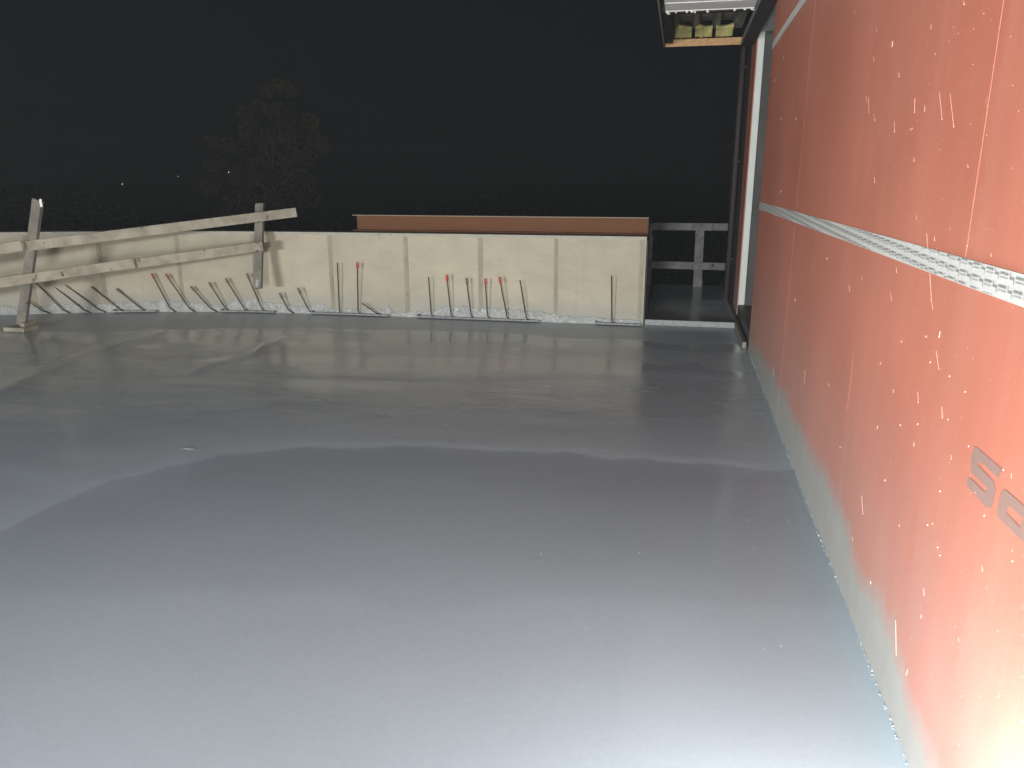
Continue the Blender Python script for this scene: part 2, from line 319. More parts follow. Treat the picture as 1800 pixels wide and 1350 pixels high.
# ------------------------------------------------------------------ setting: slab
def build_floor():
    xs = np.concatenate([np.arange(-12.0, -7.2, 0.10), np.arange(-7.2, XW + 0.001, 0.024)]); xs[-1] = XW + 0.012
    ys = np.concatenate([np.arange(-6.0, 1.1, 0.2), np.arange(1.1, 8.0, 0.024)])
    gx, gy = np.meshgrid(xs, ys, indexing='ij')
    lim = interp(xs, PAR) + 0.16
    lim = np.where(xs > -0.31, 7.735, lim)
    gy = np.minimum(gy, lim[:, None] - 0.0001 * (len(ys) - np.arange(len(ys)))[None, :])
    X, Y = gx.ravel(), gy.ravel()
    d = X[:, None] * XD[None] + Y[:, None] * YD[None] - H * ZD[None]
    okd = d[:, 2] > 0.3; dz = np.where(okd, d[:, 2], 0.3)
    U = np.where(okd, CX + F * d[:, 0] / dz, CX); V = np.where(okd, CY + F * d[:, 1] / dz, 3000)
    # distances on the slab to the edges where its tone, film and height change
    def sdist(px, seed, wob=0.05):
        w = np.array([mnoise.noise(Vector((a * 1.7 + seed, b * 1.7, seed))) + 0.5 * mnoise.noise(Vector((a * 5 + seed, b * 5, seed))) for a, b in zip(X, Y)]) * wob
        vc = interp(U, px); dv = np.stack([(U - CX) / F, (vc - CY) / F, np.ones(len(U))], 1)
        yc = (dv @ YD) * (-H / (dv @ ZD))                          # where the edge crosses this line of sight on the slab
        return (yc - Y) * 0.9 + w                                  # positive on the camera side of the edge
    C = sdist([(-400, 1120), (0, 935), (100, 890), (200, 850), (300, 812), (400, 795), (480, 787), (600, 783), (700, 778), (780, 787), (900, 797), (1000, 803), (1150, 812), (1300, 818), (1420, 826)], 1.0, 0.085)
    B = sdist([(560, 690), (650, 684), (740, 670), (860, 653), (1000, 652), (1130, 655), (1340, 662)], 2.0, 0.05)
    A = sdist([(-300, 588), (0, 583), (250, 582), (420, 576), (560, 577), (800, 582), (1000, 592), (1110, 598), (1400, 612)], 3.0, 0.09)
    D1 = sdist([(-120, 760), (0, 690), (80, 652), (150, 622), (230, 600), (290, 584)], 4.0, 0.05)
    D2 = sdist([(330, 655), (400, 632), (445, 622), (470, 604), (510, 594), (560, 581)], 5.0, 0.05)
    D3 = sdist([(-200, 780), (0, 810), (110, 832), (190, 842), (260, 834)], 6.0, 0.06)
    E = sdist([(-300, 1030), (0, 1032), (230, 1046), (330, 1028), (560, 1030), (650, 1058), (760, 1072), (900, 1050), (1100, 1045), (1300, 1062), (1700, 1070)], 7.0, 0.05)
    q = lambda a, w: smooth01(a / w * 0.5 + 0.5)
    def bell(a, w): return np.exp(-(a / w) ** 2)
    inB = (U > 540) * q(np.clip(U - 540, 0, 80) - 40, 80)
    h = -0.0022 * q(C, 0.10) + 0.0008 * bell(C + 0.08, 0.09) - 0.005 * q(B, 0.12) * (1 - q(C + 0.7, 0.9)) * smooth01((U - 500) / 260) - 0.003 * q(A, 0.05)
    h += 0.011 * bell(D1, 0.14) * smooth01((330 - U) / 60) + 0.010 * bell(D2, 0.10) * smooth01((600 - U) / 60) * smooth01((U - 300) / 60)
    h += 0.0015 * bell(D3, 0.12) * smooth01((330 - U) / 80) - 0.0012 * q(E, 0.2)
    h *= smooth01((XW - X) / 0.25)
    tone = 1.0 - 0.13 * q(C, 0.025) + 0.13 * q(C - 0.55, 0.9) + (0.07 + 0.08 * smooth01((U - 150) / 400)) * np.where(C < 0, np.exp(-(C / 0.34) ** 2), 0.0) + 0.06 * q(E, 0.04) - 0.10 * bell(D1, 0.10) * (U < 330) - 0.10 * bell(D2, 0.08) * (U < 600) * (U > 300)  # dark bands on the left: sky reflection painted into the tone
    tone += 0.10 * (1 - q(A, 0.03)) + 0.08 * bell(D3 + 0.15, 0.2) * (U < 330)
    film = 0.80 - 0.07 * q(C, 0.06) - 0.55 * (1 - q(A, 0.03)) - 0.28 * bell(C + 0.2, 0.28) - 0.10 * q(B, 0.05) * (1 - q(C, 0.1)) * (U > 540)
    rip = 0.03 + 0.42 * q(B, 0.15) * (1 - q(C + 0.6, 0.8)) * smooth01((U - 480) / 150) + 0.25 * smooth01((640 - U) / 200) * bell(V - 700, 50)
    # patches where the bleed water has already drawn off, with crisp lobed edges
    pn = np.array([mnoise.noise(Vector((a * 0.75 + 11, b * 1.5, 4.0))) + 0.45 * mnoise.noise(Vector((a * 2.2, b * 4.5 + 3, 8.0))) + 0.15 * mnoise.noise(Vector((a * 7, b * 13, 2.0))) for a, b in zip(X, Y)])
    far = smooth01((760 - V) / 60) * q(A, 0.05)
    dry = smooth01((pn - 0.10) / 0.035) * far; rim = np.exp(-((pn - 0.085) / 0.03) ** 2) * far
    film -= 0.30 * dry; tone += 0.07 * dry - 0.10 * rim; h += 0.0012 * dry * smooth01((XW - X) / 0.25)
    side = smooth01((XW - X) / 0.10); tone += 0.08 * (1 - side); film -= 0.30 * (1 - side)
    nx, ny = gx.shape
    verts = np.stack([X, Y, h], 1)
    idx = np.arange(nx * ny).reshape(nx, ny)
    faces = np.stack([idx[:-1, :-1], idx[1:, :-1], idx[1:, 1:], idx[:-1, 1:]], -1).reshape(-1, 4)
    me = bpy.data.meshes.new('floor'); me.from_pydata(verts.tolist(), [], faces.tolist()); me.update()
    me.polygons.foreach_set('use_smooth', [True] * len(me.polygons))
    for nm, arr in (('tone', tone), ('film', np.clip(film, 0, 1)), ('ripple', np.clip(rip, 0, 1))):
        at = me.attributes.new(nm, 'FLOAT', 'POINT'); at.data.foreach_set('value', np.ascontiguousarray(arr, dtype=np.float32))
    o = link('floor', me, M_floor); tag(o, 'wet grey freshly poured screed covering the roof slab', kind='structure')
    # the slab under the screed
    base = []
    for x in (-12, -9.4, -8.2, -7.15, -6.4, -5.77, -5.1, -4.54, -3.7, -2.97, -0.31): base.append((x, par_y(x) + 0.2))
    loop = base + [(-0.31, 11.1), (XW + 0.012, 11.1), (XW + 0.012, -6.0), (-12, -6.0)]
    k = len(loop); vs = [(x, y, -0.035) for x, y in loop] + [(x, y, -0.30) for x, y in loop]
    s = pydata('roof_slab', vs, [list(range(k)), list(range(2 * k - 1, k - 1, -1))] + [[i, i + k, (i + 1) % k + k, (i + 1) % k] for i in range(k)], M_conc); tag(s, 'concrete roof slab under the screed', kind='structure')
    # strip of finished slab running on into the passage
    xs2 = np.linspace(-0.30, XW + 0.012, 30); ys2 = np.linspace(7.765, 11.0, 70); g1, g2 = np.meshgrid(xs2, ys2, indexing='ij')
    id2 = np.arange(g1.size).reshape(g1.shape); vv = np.stack([g1.ravel(), g2.ravel(), np.full(g1.size, 0.0)], 1)
    me = bpy.data.meshes.new('passage_floor'); me.from_pydata(vv.tolist(), [], np.stack([id2[:-1, :-1], id2[1:, :-1], id2[1:, 1:], id2[:-1, 1:]], -1).reshape(-1, 4).tolist()); me.update()
    for nm, val in (('tone', 1.2), ('film', 0.75), ('ripple', 0.05)):
        at = me.attributes.new(nm, 'FLOAT', 'POINT'); at.data.foreach_set('value', np.full(g1.size, val, dtype=np.float32))
    p = link('passage_floor', me, M_floor); tag(p, 'dark wet strip of screed beyond the stop board', kind='structure')
build_floor()
gr = pydata('ground', [(-900, -400, -4.6), (900, -400, -4.6), (900, 1500, -4.6), (-900, 1500, -4.6)], [(0, 1, 2, 3)], M_ground)
tag(gr, 'dark unlit ground around the building', kind='structure')

# ------------------------------------------------------------------ red sheathed wall
YE = 6.72; YJ = 8.30                       # near edge and far jamb of the opening
red = empty('sheathed_wall', (XW, 0, 0)); tag(red, 'red-orange membrane-faced wall splashed with cement along its foot', 'wall')
box('wall_core', (XW + 0.014, -6, -4.6), (XW + 0.24, YE - 0.004, 4.6), M_dark, red)
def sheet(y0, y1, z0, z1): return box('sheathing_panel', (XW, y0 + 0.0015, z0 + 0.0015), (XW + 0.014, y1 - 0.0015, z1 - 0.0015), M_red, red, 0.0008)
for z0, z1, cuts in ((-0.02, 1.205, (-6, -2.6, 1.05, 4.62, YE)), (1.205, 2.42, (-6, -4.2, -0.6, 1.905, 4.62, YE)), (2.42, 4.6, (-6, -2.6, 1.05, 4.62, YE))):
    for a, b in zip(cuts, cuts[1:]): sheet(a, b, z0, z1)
# pale seam lines running up the sheets
def wall_strip(name, pts, w, material, proud=0.0025, parent=red):
    """narrow strip on the wall face following points (y, z)"""
    vs, fs = [], []
    for i, (y, z) in enumerate(pts):
        a = pts[max(i - 1, 0)]; b = pts[min(i + 1, len(pts) - 1)]; dy, dz = b[0] - a[0], b[1] - a[1]; L = math.hypot(dy, dz) or 1; ny, nz = -dz / L, dy / L
        ww = w[i] if hasattr(w, '__len__') else w
        for s in (-1, 1): vs.append((XW - proud, y + ny * ww / 2 * s, z + nz * ww / 2 * s))
    k = len(vs)
    vs += [(XW + 0.001, y, z) for _, y, z in vs]
    for i in range(len(pts) - 1):
        a, b, c, d = 2 * i, 2 * i + 1, 2 * i + 3, 2 * i + 2
        fs += [(a, b, c, d), (a, d, d + k, a + k), (b, b + k, c + k, c)]
    fs += [(0, k, k + 1, 1), (k - 2, k - 1, 2 * k - 1, 2 * k - 2)]
    bm = bmesh.new(); bv = [bm.verts.new(v) for v in vs]
    for f in fs: bm.faces.new([bv[i] for i in f])
    bmesh.ops.recalc_face_normals(bm, faces=bm.faces)
    return bm_obj(name, bm, material, parent)
for y, z0, z1, w in ((1.905, 1.262, 2.40, 0.0013), (4.62, 1.262, 1.47, 0.0035), (4.62, 2.16, 2.37, 0.0035), (4.62, 0.46, 1.145, 0.006), (2.86, 0.60, 0.80, 0.002)):
    zz = np.linspace(z0, z1, 12); wall_strip('seam_line', [(y + 0.003 * mnoise.noise(Vector((y, z * 4, 0))) + 0.004 * (z - z0), z) for z in zz], [w * (0.6 + 0.5 * abs(mnoise.noise(Vector((z * 9, y, 2))))) for z in zz], M_line, 0.0005)
# seam tapes
ty = np.linspace(-6, YE - 0.003, 60)
def seam_tape(z0, z1, wav):
    vs, fs = [], []
    for i, y in enumerate(ty):
        dz = wav * mnoise.noise(Vector((y * 0.8, z0, 0))); pr = 0.0022 + 0.0012 * mnoise.noise(Vector((y * 3, z0, 5)))
        vs += [(XW + 0.0005, y, z0 + dz), (XW - pr, y, z0 + dz + 0.0005), (XW - pr - 0.0006 * math.sin(i), y, (z0 + z1) / 2 + dz), (XW - pr, y, z1 + dz - 0.0005), (XW + 0.0005, y, z1 + dz)]
        if i: 
            k = 5 * i
            for j in range(4): fs.append((k - 5 + j, k + j, k + j + 1, k - 5 + j + 1))
    return pydata('seam_tape', vs, fs, M_tape, red)
t1 = seam_tape(1.1755, 1.2345, 0.0015); t2 = seam_tape(2.385, 2.437, 0.006)
# the print repeated along the tape: a bold word over a fine line, then an upright mark, drifting across the tape
def tape_print():
    bold, light = ([], []), ([], [])
    z0, z1, pitch, rowp = 1.1775, 1.2325, 0.075, 0.0255
    def quad(L, y0, y1, a, b):
        a, b = max(a, z0), min(b, z1)
        if b - a < 0.0012: return
        k = len(L[0]); L[0].extend([(XW - 0.0046, y0, a), (XW - 0.0046, y1, a), (XW - 0.0046, y1, b), (XW - 0.0046, y0, b)]); L[1].append((k, k + 1, k + 2, k + 3))
    r_ = random.Random(3)
    for i in range(0, 76):
        y = 1.20 + i * pitch
        if y > YE - 0.08: break
        drift = (y * 0.0257) % rowp
        for row in range(-1, 5):
            zc = z0 - rowp + row * rowp + drift
            # text reads towards the camera: far end is its left
            for c in range(5):
                yy = y + 0.038 - c * 0.0078; quad(bold, yy - 0.0060 - 0.001 * r_.random(), yy, zc + 0.0028 + 0.001 * r_.random(), zc + 0.0082)
            for c in range(6):
                yy = y + 0.037 - c * 0.0064; quad(light, yy - 0.0050, yy, zc - 0.0040, zc - 0.0004 - 0.0008 * r_.random())
            for c in range(4):
                yy = y + 0.066 - c * 0.0055; quad(bold, yy - 0.0044, yy, zc - 0.0012 + 0.0008 * r_.random(), zc + 0.0048)
            quad(bold, y + 0.0645, y + 0.0672, zc + 0.0046, zc + 0.0120); quad(bold, y + 0.0440, y + 0.0468, zc - 0.0088, zc - 0.0010)
    pydata('tape_print', bold[0], bold[1], M_print, t1, kind='stuff'); pydata('tape_fine_print', light[0], light[1], M_print2, t1, kind='stuff')
tape_print()
# printed capital S and the letter after it
def lp(cx, cy): return on_x(1600 + cx / 5.4, 750 + cy / 5.4, XW)
def letter(name, outer, inner=None):
    po = [lp(*p) for p in outer]; bm = bmesh.new()
    if inner:
        pi_ = [lp(*p) for p in inner]; vo = [bm.verts.new((XW - 0.0008, p.y, p.z)) for p in po]; vi = [bm.verts.new((XW - 0.0008, p.y, p.z)) for p in pi_]
        for i in range(4):
            j = (i + 1) % 4
            bm.faces.new((vo[2 * i], vo[2 * i + 1], vi[i])); bm.faces.new((vo[2 * i + 1], vo[(2 * i + 2) % 8], vi[j], vi[i]))
    else: bm.faces.new([bm.verts.new((XW - 0.0008, p.y, p.z)) for p in po])
    bm.normal_update(); bmesh.ops.triangulate(bm, faces=bm.faces[:], ngon_method='EAR_CLIP')
    bm.normal_update()
    for f in bm.faces:
        if f.normal.x > 0: f.normal_flip()
    o = bm_obj(name, bm, M_letter, red); return o
letter('printed_letter', [(625, 185), (875, 405), (838, 485), (670, 330), (645, 365), (800, 525), (815, 610), (778, 765), (728, 772), (538, 555), (556, 472), (715, 622), (737, 585), (580, 425), (578, 330), (600, 225)])
letter('printed_letter', [(865, 630), (905, 598), (1158, 815), (1168, 905), (1132, 1068), (1085, 1102), (832, 855), (828, 785)], [(945, 750), (1078, 868), (1047, 957), (915, 815)])
# cement splatter: runs with a drop at the foot, and specks
def splatter():
    vs, fs = [], []
    def blob(y, z, ry, rz, t=0.0022):
        k = len(vs); n_ = 7
        vs.append((XW - t, y, z))
        for i in range(n_):
            a = i * 2 * math.pi / n_; j = 0.8 + 0.4 * random.random(); vs.append((XW + 0.0003, y + ry * math.cos(a) * j, z + rz * math.sin(a) * j))
        for i in range(n_): fs.append((k, k + 1 + i, k + 1 + (i + 1) % n_))
    def run(p, q, w=1.0, drop=True):
        a, b = on_x(*p, XW), on_x(*q, XW); s = a.y / 1.6 * w * 0.65; k = len(vs); m_ = 6
        for i in range(m_ + 1):
            t = i / m_; y = a.y + (b.y - a.y) * t + 0.0006 * random.uniform(-1, 1); z = a.z + (b.z - a.z) * t; ww = 0.0011 * s * (0.35 + 0.8 * t)
            vs.extend([(XW + 0.0003, y - ww, z), (XW - 0.0008, y, z), (XW + 0.0003, y + ww, z)])
            if i:
                o_ = k + 3 * i
                fs.extend([(o_ - 3, o_ - 2, o_ + 1, o_), (o_ - 2, o_ - 1, o_ + 2, o_ + 1)])
        if drop: blob(b.y, b.z, 0.0020 * s, 0.0028 * s, 0.0016)
    t = lambda x, y: (1350 + x / 3.971, y / 3.971)
    for a, b in [((1197, 640), (1216, 832)), ((1271, 650), (1297, 884)), ((1026, 685), (1023, 785)), ((703, 680), (705, 785)), ((687, 670), (690, 708)), ((883, 850), (883, 925)), ((738, 795), (746, 840)), ((865, 288), (866, 326)), ((756, 185), (761, 217)), ((739, 395), (740, 428)), ((915, 503), (916, 535)), ((1095, 735), (1095, 775)), ((742, 1232), (746, 1275)), ((1020, 1100), (1020, 1128)), ((1393, 1145), (1397, 1168)), ((72, 295), (70, 330)), ((170, 700), (171, 735)), ((1362, 0), (1370, 30)), ((602, 75), (602, 95)), ((1138, 170), (1139, 198)), ((1207 - 200, 890), (1006 - 10, 905))]: run(t(*a), t(*b))
    u = lambda x, y: (1300 + x / 3.6, 320 + y / 3.6)
    for a, b in [((1185, 325), (1190, 410)), ((1205, 580), (1215, 750)), ((1217, 760), (1222, 800)), ((955, 695), (962, 748)), ((993, 540), (995, 570)), ((694, 650), (695, 690)), ((1117, 210), (1119, 232)), ((773, 598), (774, 622)), ((1592, 448), (1594, 470)), ((1233, 345), (1234, 370)), ((461, 535), (461, 550))]: run(u(*a), u(*b))
    w_ = lambda x, y: (1300 + x / 3.214, 580 + y / 3.214)
    for a, b in [((1112, 118), (1127, 222)), ((1007, 348), (1010, 410)), ((1143, 435), (1146, 495)), ((371, 228), (367, 300)), ((690, 935), (697, 1038)), ((1195, 708), (1198, 730)), ((1536, 810), (1538, 836)), ((986, 635), (985, 655)), ((780, 540), (779, 556)), ((870, 335), (871, 352)), ((505, 300), (505, 316)), ((192, 220), (191, 255)), ((903, 1098), (904, 1110))]: run(w_(*a), w_(*b))
    v_ = lambda x, y: (1300 + x / 3.0, 900 + y / 3.0)
    for a, b in [((823, 572), (827, 755)), ((971, 402), (974, 438)), ((1280, 285), (1281, 310)), ((958, 542), (958, 556)), ((1155, 665), (1157, 682)), ((596, 130), (597, 150)), ((886, 830), (881, 860))]: run(v_(*a), v_(*b))
    for x, y in [(779, 917), (1296, 190), (1327, 231), (1435, 200), (1432, 449), (1168, 377), (1532, 672), (1528, 740), (1528, 944), (1708, 595), (1705, 1174), (1184, 1254), (1202, 1042), (714, 1055), (952, 1105), (1008, 895), (664, 905), (1508, 95), (1262, 284), (595, 1073), (425, 1147), (225, 1128), (1130, 585), (1415, 862), (1695, 253), (1748, 776), (876, 410), (179, 560)]:
        p = on_x(*t(x, y), XW); s = p.y / 1.6; blob(p.y, p.z, 0.0028 * s * 0.38, 0.0028 * s * 0.65, 0.001)
    for x, y in [(1055, 36), (1187, 261), (1295, 657), (1492, 790), (1332, 918), (1132, 910), (569, 663), (1062, 1101), (1091, 1093), (1384, 1048), (1120, 1228), (1133, 1274), (1543, 1306), (797, 188), (1178, 506), (1008, 532), (909, 538), (822, 850), (916, 66), (1078, 182), (1276, 349)]:
        p = on_x(*w_(x, y), XW); s = p.y / 1.6; blob(p.y, p.z, 0.0030 * s * 0.6, 0.0030 * s)
    for _ in range(70):
        y = 1.1 + 5.6 * random.random() ** 0.8; z = 0.15 + 2.3 * random.random(); 
        s = (0.35 + 0.65 * random.random() ** 3) * (0.6 + 0.25 * y)
        if random.random() < 0.75: blob(y, z, 0.0011 * s, 0.0013 * s, 0.0008)
        else:
            l = random.uniform(0.006, 0.022); k = len(vs); ww = 0.0006 * s
            vs.extend([(XW + 0.0003, y - ww * 0.4, z + l), (XW - 0.0012, y, z + l * 0.9), (XW + 0.0003, y + ww * 0.4, z + l), (XW + 0.0003, y - ww, z), (XW - 0.0018, y, z), (XW + 0.0003, y + ww, z)])
            fs.extend([(k, k + 1, k + 4, k + 3), (k + 1, k + 2, k + 5, k + 4)])
    pydata('cement_splatter', vs, fs, M_splat, red, kind='stuff')
splatter()
# opening beyond the near sheets: sill, far jamb with white insulation, frame, head; then the wall goes on
box('opening_sill', (XW + 0.006, YE, -0.02), (XW + 0.24, YJ, 0.145), M_darkframe, red, 0.002)
box('jamb_insulation', (XW + 0.010, YJ, 0.148), (XW + 0.072, YJ + 0.10, 2.78), M_whitefoam, red, 0.002)
box('jamb_frame', (XW + 0.074, YJ - 0.03, 0.148), (XW + 0.16, YJ + 0.10, 2.78), M_darkframe, red, 0.002)
box('jamb_frame', (XW + 0.162, YJ - 0.05, 0.148), (XW + 0.24, YJ + 0.10, 2.78), M_dark, red, 0.002)
box('opening_head', (XW + 0.010, YE, 2.782), (XW + 0.24, YJ + 0.10, 4.6), M_whitefoam, red, 0.002)
box('opening_back', (XW + 0.245, YE - 0.3, -0.02), (XW + 0.265, YJ + 0.2, 4.6), M_dark, red)
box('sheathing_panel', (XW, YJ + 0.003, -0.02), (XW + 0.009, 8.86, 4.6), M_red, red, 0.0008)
box('wall_core', (XW + 0.011, YJ + 0.103, -4.6), (XW + 0.24, 11.05, 4.6), M_dark, red)
box('dark_cladding', (XW - 0.002, 8.863, -0.02), (XW + 0.0105, 11.05, 4.6), M_darkbrown, red, 0.0008)
# slurry grains along the foot of the wall
def foot_grit():
    vs, fs = [], []
    for _ in range(420):
        y = 1.4 + 5.3 * random.random(); r = random.uniform(0.0008, 0.0022) * (1.8 if random.random() < 0.04 else 1); x = XW - abs(random.gauss(0, 0.004)) - 0.001; z = 0.001 + r * 0.3
        k = len(vs); vs.extend([(x - r, y, z), (x + r, y, z), (x, y - r, z), (x, y + r, z), (x, y, z + r), (x, y, z - r)])
        for a, b in ((0, 2), (2, 1), (1, 3), (3, 0)): fs.extend([(k + a, k + b, k + 4), (k + b, k + a, k + 5)])
    o = pydata('cement_crumbs', vs, fs, M_grit, None); tag(o, 'fine pale cement crumbs along the foot of the red wall', 'crumbs', kind='stuff')
foot_grit()

# downpipe standing off the wall in the passage
dp = empty('downpipe', (XW - 0.06, 9.45, 0)); tag(dp, 'slim dark downpipe on the red wall beside the passage', 'pipe')
tube('pipe', [(XW - 0.045, 9.45, 0.05), (XW - 0.045, 9.45, 3.4)], 0.028, M_darkbrown, dp, 12)
for z in (0.5, 1.6, 2.6): box('bracket', (XW - 0.076, 9.436, z), (XW - 0.003, 9.464, z + 0.025), M_dark, dp)
# base board that runs along the wall past the opening
bb = bar('base_board', (XW - 0.028, 6.80, 0.026), (XW - 0.028, 10.95, 0.026), 0.034, 0.052, M_post, None); tag(bb, 'thin grey edge board lying along the wall foot past the opening', 'board')

# ------------------------------------------------------------------ parapet
par = empty('parapet_wall', (-3, 7.71, 0)); tag(par, 'low cream panelled parapet wall with grey joint strips', 'wall')
PT = 0.845
def par_frame(x):
    e = 0.05; d = Vector((2 * e, par_y(x + e) - par_y(x - e), 0)).normalized(); nrm = Vector((d.y, -d.x, 0))   # towards the camera
    return Vector((x, par_y(x), 0)), d, nrm
def par_px(u):                                # foot of the parapet under picture column u
    lo, hi = -9.0, -0.3
    for _ in range(40):
        mid = (lo + hi) / 2; y = par_y(mid); d = mid * XD + y * YD + (0.4 - H) * ZD
        if CX + F * d[0] / d[2] < u: lo = mid
        else: hi = mid
    return (lo + hi) / 2
joints = [-11.0, -10.2, -9.4, -8.65, -7.9] + [par_px(u) for u in (55, 180, 317, 449, 583, 715, 845, 977)] + [-0.312]
def panel_mesh(name, x0, x1, off0, off1, z0, z1, material, n_=4):
    bm = bmesh.new(); rows = []
    for i in range(n_ + 1):
        x = x0 + (x1 - x0) * i / n_; p, d, nr = par_frame(min(x, -0.37)); p = Vector((x, par_y(x), 0))
        rows.append([bm.verts.new(p + nr * o + Vector((0, 0, z))) for o, z in ((off1, z0), (off1, z1), (off0, z1), (off0, z0))])
    for a, b in zip(rows, rows[1:]):
        for k in range(4): bm.faces.new((a[k], b[k], b[(k + 1) % 4], a[(k + 1) % 4]))
    bm.faces.new(rows[0]); bm.faces.new(rows[-1][::-1]); bmesh.ops.recalc_face_normals(bm, faces=bm.faces)
    return bm_obj(name, bm, material, par)
panel_mesh('core', -11.4, -0.316, -0.24, -0.018, -0.3, PT - 0.004, M_conc, 60)
for a, b in zip(joints, joints[1:]):
    panel_mesh('panel', a + 0.004, b - (0.004 if b < -0.4 else 0.0), -0.016, random.uniform(-0.0008, 0.0012), -0.008, PT, M_panel, 5)
ring_bm = None
for j in joints[1:-1]:
    w = random.uniform(0.019, 0.025)
    if par_px(1) - 1 < j < 0 and abs(j - par_px(449)) > 0.1: pass
    s = panel_mesh('joint_strip', j - w, j + w, 0.0002, 0.0042, 0.02, PT - 0.006, M_joint, 1)
    # tie hole with its ring near the foot
    p, d, nr = par_frame(j); c = p + nr * 0.005 + Vector((0.004, 0, 0.215 + random.uniform(-.01, .01))); bm = bmesh.new()
    for k in range(12):
        a0, a1 = k * math.pi / 6, (k + 1) * math.pi / 6; q = []
        for a, r in ((a0, 0.016), (a1, 0.016), (a1, 0.022), (a0, 0.022)): q.append(bm.verts.new(c + d * r * math.cos(a) + Vector((0, 0, r * math.sin(a))) + nr * 0.002))
        bm.faces.new(q)
    bm_obj('tie_hole', bm, M_tray if random.random() < 0.2 else M_joint, s)
panel_mesh('joint_strip', -0.372, -0.330, 0.0015, 0.0050, 0.02, PT - 0.006, M_joint, 1)
cuts = [-11.4, -8.9, par_px(250), par_px(690), par_px(985), -0.309]
for a, b in zip(cuts, cuts[1:]): panel_mesh('cap_board', a + 0.002, b - 0.002, -0.245, 0.012 + random.uniform(0, 0.002), PT + 0.001, PT + 0.030, M_cap, 8)
box('end_board', (-0.311, 7.73, 0.002), (-0.296, 7.95, PT - 0.002), M_dark, par, 0.001)
# cement crust thrown against the foot of the panels
def crust():
    xs = np.arange(-8.6, -0.33, 0.011); bm_v, fs = [], []; nz = 9
    prof = 0.055 + 0.04 * (noise1(xs, 1, 0.9) + 0.6) + 0.035 * np.abs(noise1(xs, 2, 4.0)) + 0.022 * noise1(xs, 3, 11) + 0.014 * noise1(xs, 4, 33)
    for u, hgt, wd in ((681, 0.12, 0.03), (562, 0.06, 0.06), (300, 0.05, 0.25), (440, 0.05, 0.3), (790, 0.06, 0.12), (820, 0.055, 0.10), (870, 0.05, 0.15), (948, 0.035, 0.07), (655, 0.03, .1)):
        xc = par_px(u); prof += hgt * np.exp(-((xs - xc) / wd) ** 2)
    fade = interp(xs, [(-9, 0.9), (par_px(250), 0.9), (par_px(560), 0.8), (par_px(700), 0.55), (par_px(760), 0.95), (par_px(950), 0.8), (par_px(1100), .8), (-0.3, 0.7)])
    prof = np.maximum(prof * fade, 0.02)
    for i, x in enumerate(xs):
        p, d, nr = par_frame(min(x, -0.37)); p = Vector((x, par_y(x), 0))
        for k in range(nz):
            z = prof[i] * k / (nz - 1); t = k / (nz - 1)
            rough = mnoise.noise(Vector((x * 70, z * 70, 3))) * 0.004 + mnoise.noise(Vector((x * 25, z * 25, 9))) * 0.004
            off = 0.007 + (0.012 * (1 - t) + 0.003 + rough * (1.0 if k < nz - 1 else 0.0)) * (1 if k < nz - 1 else -0.6)
            bm_v.append(p + nr * max(off, 0.0045 if k < nz - 1 else 0.0) + Vector((0, 0, z - 0.004)))
    n_ = len(xs)
    for i in range(n_ - 1):
        for k in range(nz - 1): fs.append((i * nz + k, (i + 1) * nz + k, (i + 1) * nz + k + 1, i * nz + k + 1))
    pydata('cement_crust', bm_v, fs, M_crust, par, kind='stuff')
    # loose pale lumps stuck in it
    vs, f2 = [], []
    for _ in range(2600):
        i = random.randrange(n_); x = xs[i]; p, d, nr = par_frame(min(x, -0.37)); p = Vector((x, par_y(x), 0)); z = prof[i] * random.random() ** 0.7; r = random.uniform(0.002, 0.0065)
        c = p + nr * (0.012 + 0.010 * (1 - z / prof[i])) + Vector((random.uniform(-.005, .005), 0, z)); k = len(vs)
        for v in ((-r, 0, 0), (r, 0, 0), (0, -r, 0), (0, r, 0), (0, 0, r), (0, 0, -r)): vs.append(c + Vector(v) * random.uniform(0.6, 1.3))
        for a, b in ((0, 2), (2, 1), (1, 3), (3, 0)): f2.extend([(k + a, k + b, k + 4), (k + b, k + a, k + 5)])
    pydata('cement_lumps', vs, f2, M_grit, par, kind='stuff')
crust()

# brown coated upstand behind the right half of the parapet
fb = empty('metal_fascia', (-1.9, 8.15, 0.86)); tag(fb, 'dark brown coated metal fascia standing behind the parapet top', 'fascia')
fl, frr = on_y(627, 380, 8.10).x, -0.318
box('face', (fl, 8.10, 0.60), (frr, 8.125, 1.030), M_brown, fb, 0.002)
box('top_lip', (fl - 0.045, 8.085, 1.031), (frr + 0.004, 8.25, 1.041), M_browncapm, fb, 0.001)
box('foot_flange', (fl - 0.02, 8.02, 0.872), (frr, 8.098, 0.884), M_brown, fb, 0.001)
box('end_plate', (frr - 0.001, 8.02, 0.60), (frr + 0.008, 8.24, 1.028), M_darkbrown, fb, 0.001)
box('back', (fl, 8.127, 0.60), (frr - 0.002, 8.24, 1.029), M_darkbrown, fb, 0.001)
box('side_plate', (-0.294, 7.975, 0.002), (-0.285, 8.4, 0.60), M_darkframe, fb, 0.001)

# stop board between slab and passage
sb = bar('stop_board', (-0.308, 7.748, 0.028), (XW - 0.05, 7.748, 0.028), 0.024, 0.056, M_stop, None); tag(sb, 'pale cement-caked stop board across the passage mouth', 'board')

